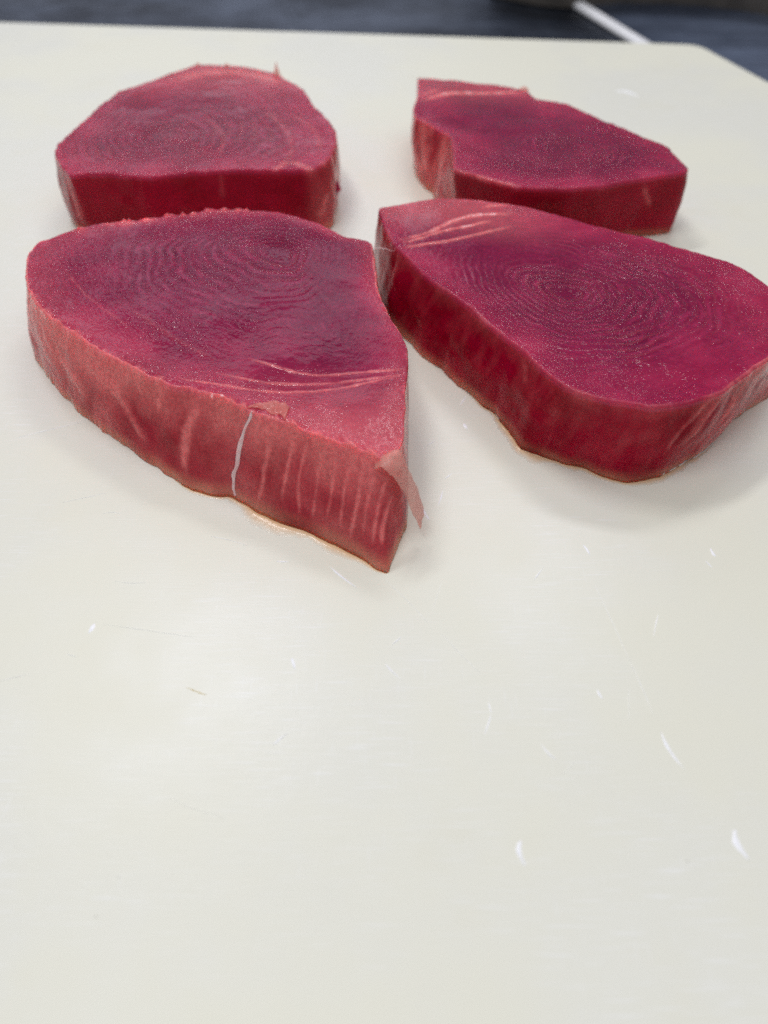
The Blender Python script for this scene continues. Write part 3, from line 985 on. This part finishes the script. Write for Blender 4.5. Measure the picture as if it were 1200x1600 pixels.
fo = np.array([-0.45, -0.8, 0.4])
fo /= np.linalg.norm(fo)
so = sinew('sinew', [(-32.9,151.4,25.6), (-35.2,150.4,20.2), (-39,147.5,9.9), (-40.3,146.5,4.7), (-39.4,145.1,0.9)], 0.62, tA, fo, M['white_sinew'], 3, 0.3, 'A')
so['label'] = 'whitish sinew running down the striped wall'


# ---- small torn tags
def tag_blob(name, at, size, parent, mat, seed, rot=0.0, spike=0.0):
    """a torn crumb of flesh: a lumpy flattened shape with a ragged tip"""
    nu, nv = 18, 12
    V, F = [], []
    for j in range(nv + 1):
        b_ = -math.pi / 2 + math.pi * j / nv
        for i in range(nu):
            a = 2 * math.pi * i / nu
            d = np.array([math.cos(a) * math.cos(b_), math.sin(a) * math.cos(b_), math.sin(b_)])
            k = 1 + 0.32 * float(fbm(d[0] * 1.7, d[1] * 1.7, d[2] * 1.7 + seed, seed, 3))
            q = d * np.array(size) * k
            if spike:
                f = max(0.0, d[2]) ** 2
                q = q * np.array([1 - 0.75 * f, 1 - 0.75 * f, 1]) + np.array([0, 0, spike * f])
            x, y = q[0] * math.cos(rot) - q[1] * math.sin(rot), q[0] * math.sin(rot) + q[1] * math.cos(rot)
            V.append(np.array(at) + np.array([x, y, q[2]]))
    for j in range(nv):
        for i in range(nu):
            F.append((j * nu + i, j * nu + (i + 1) % nu, (j + 1) * nu + (i + 1) % nu, (j + 1) * nu + i))
    return mesh_obj(name, V, F, mat, parent)



# ---- thin sheets of membrane
def sheet(name, a_pts, b_pts, mat, parent, nu=26, nv=10, thick=0.28, crumple=0.25, seed=1, belly=0.0, torn=0.0):
    A, B = smooth_line(a_pts, nu), smooth_line(b_pts, nu)
    up, lo = [], []
    P = np.zeros((nu, nv, 3))
    for j in range(nv):
        f = j / (nv - 1)
        P[:, j] = A * (1 - f) + B * f
    if torn:
        tu = np.linspace(0, 1, nu)
        ea = fbm(tu * 7, seed, 0, seed, 3) * torn
        ebb = fbm(tu * 7, seed + 4, 0, seed + 2, 3) * torn
        wd_ = (B - A) / np.linalg.norm(B - A, axis=1)[:, None]
        for j in range(nv):
            f = j / (nv - 1)
            P[:, j] += wd_ * (ea * (1 - f) ** 2 + ebb * f ** 2)[:, None]
    du = np.gradient(P, axis=0)
    dv = np.gradient(P, axis=1)
    N = np.cross(du, dv)
    N /= np.linalg.norm(N, axis=2)[..., None] + 1e-9
    ff = np.linspace(0, 1, nv)
    P = P + N * (belly * np.sin(np.pi * ff))[None, :, None]
    P = P + N * (crumple * fbm(P[..., 0] / 1.6, P[..., 1] / 1.6, P[..., 2] / 3.2, seed, 3))[..., None]
    edge = np.minimum(1, np.minimum(ff, 1 - ff) * 5)[None, :, None] * 0.8 + 0.2
    top_, bot_ = P + N * thick * 0.5 * edge, P - N * thick * 0.5 * edge
    V = np.vstack([top_.reshape(-1, 3), bot_.reshape(-1, 3)])
    F = []
    o_ = nu * nv
    for i in range(nu - 1):
        for j in range(nv - 1):
            q = (i * nv + j, i * nv + j + 1, (i + 1) * nv + j + 1, (i + 1) * nv + j)
            F.append(q)
            F.append(tuple(k + o_ for k in q[::-1]))
    rim = [(i * nv) for i in range(nu)] + [(nu - 1) * nv + j for j in range(1, nv)] + [i * nv + nv - 1 for i in range(nu - 2, -1, -1)] + [j for j in range(nv - 2, 0, -1)]
    for a, b_ in zip(rim, rim[1:] + rim[:1]):
        F.append((a, b_, b_ + o_, a + o_))
    return mesh_obj(name, V, F, mat, parent)


# torn flap that curls away from the tip
fo_ = sheet('membrane_flap',
      [(-2.2,133.6,22.6), (-0.6,131.2,24.6), (1.2,130.4,23.4), (2.9,130.3,20.6), (4.9,130.8,16.0), (7.2,131,9.5), (9,131,4)],
      [(0.6,136.6,24.0), (2.2,136.4,25.6), (4.1,135.6,25.6), (6.4,134.5,20.9), (8.8,134,14), (9.9,132.5,7.9), (9.3,131,3.8)],
      M['membrane'], tA, 44, 12, 0.16, 0.3, 5, 0.7, 0.35)
fo_['label'] = 'torn pale pink membrane hanging from the tip'
# loose pink leaf lying over the cut edge
leaf_a = [(x, y, top_z('A', x, y) + dz) for x, y, dz in ((-34.4, 152.6, 0.15), (-31, 151.4, 0.3), (-28, 149.9, 0.2), (-24.6, 148.4, 0.1))]
leaf_b = [(x, y, top_z('A', x, y) + dz) for x, y, dz in ((-33.6, 153.6, 0.1), (-30.4, 154.4, 0.35), (-27, 154.4, 0.5), (-23.8, 153.4, 0.3))]
sheet('loose_leaf', leaf_a, leaf_b, M['pink_tag'], tA, 30, 12, 0.14, 0.25, 15, 0.2, 0.8)
# a hair of tissue hanging off the corner of the right steak
sinew('tissue_thread', [(-3.9, 236.4, 24.2), (-0.3, 234.6, 24.9), (3.3, 232.3, 25.3)], 0.14, tC, (0, -0.3, 0.95), M['white_sinew'], 21, 0.4)
tag_blob('flesh_tag', (-50.4, 397.5, 25.6), (1.6, 1.4, 1.2), tB, M['pink_tag'], 301, 0.2, 4.2)
for i, (x, y, s_) in enumerate([(-43.5, 390.5, 1.5), (-38.2, 384.0, 1.8), (-35.6, 378.5, 1.6), (-76.0, 411.0, 1.4), (-90.0, 411.5, 1.2)]):
    tag_blob('flesh_tag', (x, y, top_z('B', x, y)), (s_, s_ * 0.8, s_ * 0.6), tB, M['pink_tag'], 310 + i, 0.4 * i, 0.6)
tag_blob('flesh_tag', (-20.4, 311, 10.5), (2.6, 2.2, 3.4), tB, M['flesh'], 330, 0.3)
tag_blob('flesh_tag', (63.8, 379.2, 25.3), (2.0, 1.4, 0.9), tD, M['pink_tag'], 341, -0.4, 0.5)


# ------------------------------------------------------------------ thin juice seeping from under the steaks
def juice(key, seed, label, wmax, keep):
    G, s, c, ca, sa = GRID[key]
    n = G.shape[1]
    wr = np.where(s[:, 0] >= 0)[0]
    zc = G[wr, :, 2]
    foot = G[wr[-1]]
    hi = G[wr[int(len(wr) * 0.96)]]
    tg = np.roll(foot[:, :2], -4, 0) - np.roll(foot[:, :2], 4, 0)
    d = np.stack([tg[:, 1], -tg[:, 0]], 1)
    if ((foot[:, :2] - c) * d).sum() < 0:
        d = -d
    k9 = np.ones(15) / 15
    d = np.stack([np.convolve(np.r_[d[-7:, q], d[:, q], d[:7, q]], k9, 'valid') for q in (0, 1)], 1)
    d /= np.linalg.norm(d, axis=1)[:, None]
    nz = 0.5 + 0.5 * fbm(ca / 9, sa / 9, 1, seed, 3)
    wv = 1.0 + wmax * np.clip(nz, 0, 1.2) ** 1.6 + 0.3 * fbm(ca / 1.6, sa / 1.6, 4, seed, 2).clip(-0.5, 1)
    idx = [i for i in range(n) if keep(foot[i])]
    # rotate so that the kept run is contiguous
    gap = max(range(len(idx)), key=lambda k: (idx[k] - idx[k - 1]) % n)
    idx = idx[gap:] + idx[:gap]
    idx = idx[::2]
    m = len(idx)
    V, F = [], []
    prof = [(-1, 0), (0.08, 0.34), (0.2, 0.16), (0.45, 0.08), (0.7, 0.05), (0.9, 0.04), (1.0, 0.03)]
    for q, i in enumerate(idx):
        taper = min(1, q / 25, (m - 1 - q) / 25)
        for (f, z) in prof:
            if f < 0:
                V.append((hi[i, 0] - d[i, 0] * 0.1, hi[i, 1] - d[i, 1] * 0.1, hi[i, 2]))
            else:
                w_ = (0.25 + wv[i] * taper) * f
                V.append((foot[i, 0] + d[i, 0] * w_, foot[i, 1] + d[i, 1] * w_, z * (0.4 + 0.6 * taper) if z > 0 else z))
    k = len(prof)
    for q in range(m - 1):
        for j in range(k - 1):
            F.append((q * k + j, (q + 1) * k + j, (q + 1) * k + j + 1, q * k + j + 1))
    o = mesh_obj('juice_seep', V, F, M['juice'])
    fa = o.data.attributes.new('fade', 'FLOAT', 'POINT')
    fa.data.foreach_set('value', np.tile([0.1, 0.0, 0.15, 0.45, 0.75, 0.9, 1.0], m).astype(np.float32))
    o['label'] = label
    o['category'] = 'juice'
    o['group'] = 'juice seeping from the tuna'


juice('A', 5, 'thin watery juice along the foot of the nearest tuna steak', 3.4, lambda p: p[1] < 152 and p[0] < 1.5)
juice('C', 6, 'thin watery juice along the front foot of the right tuna steak', 2.6, lambda p: p[1] < 190 and p[0] < 96)
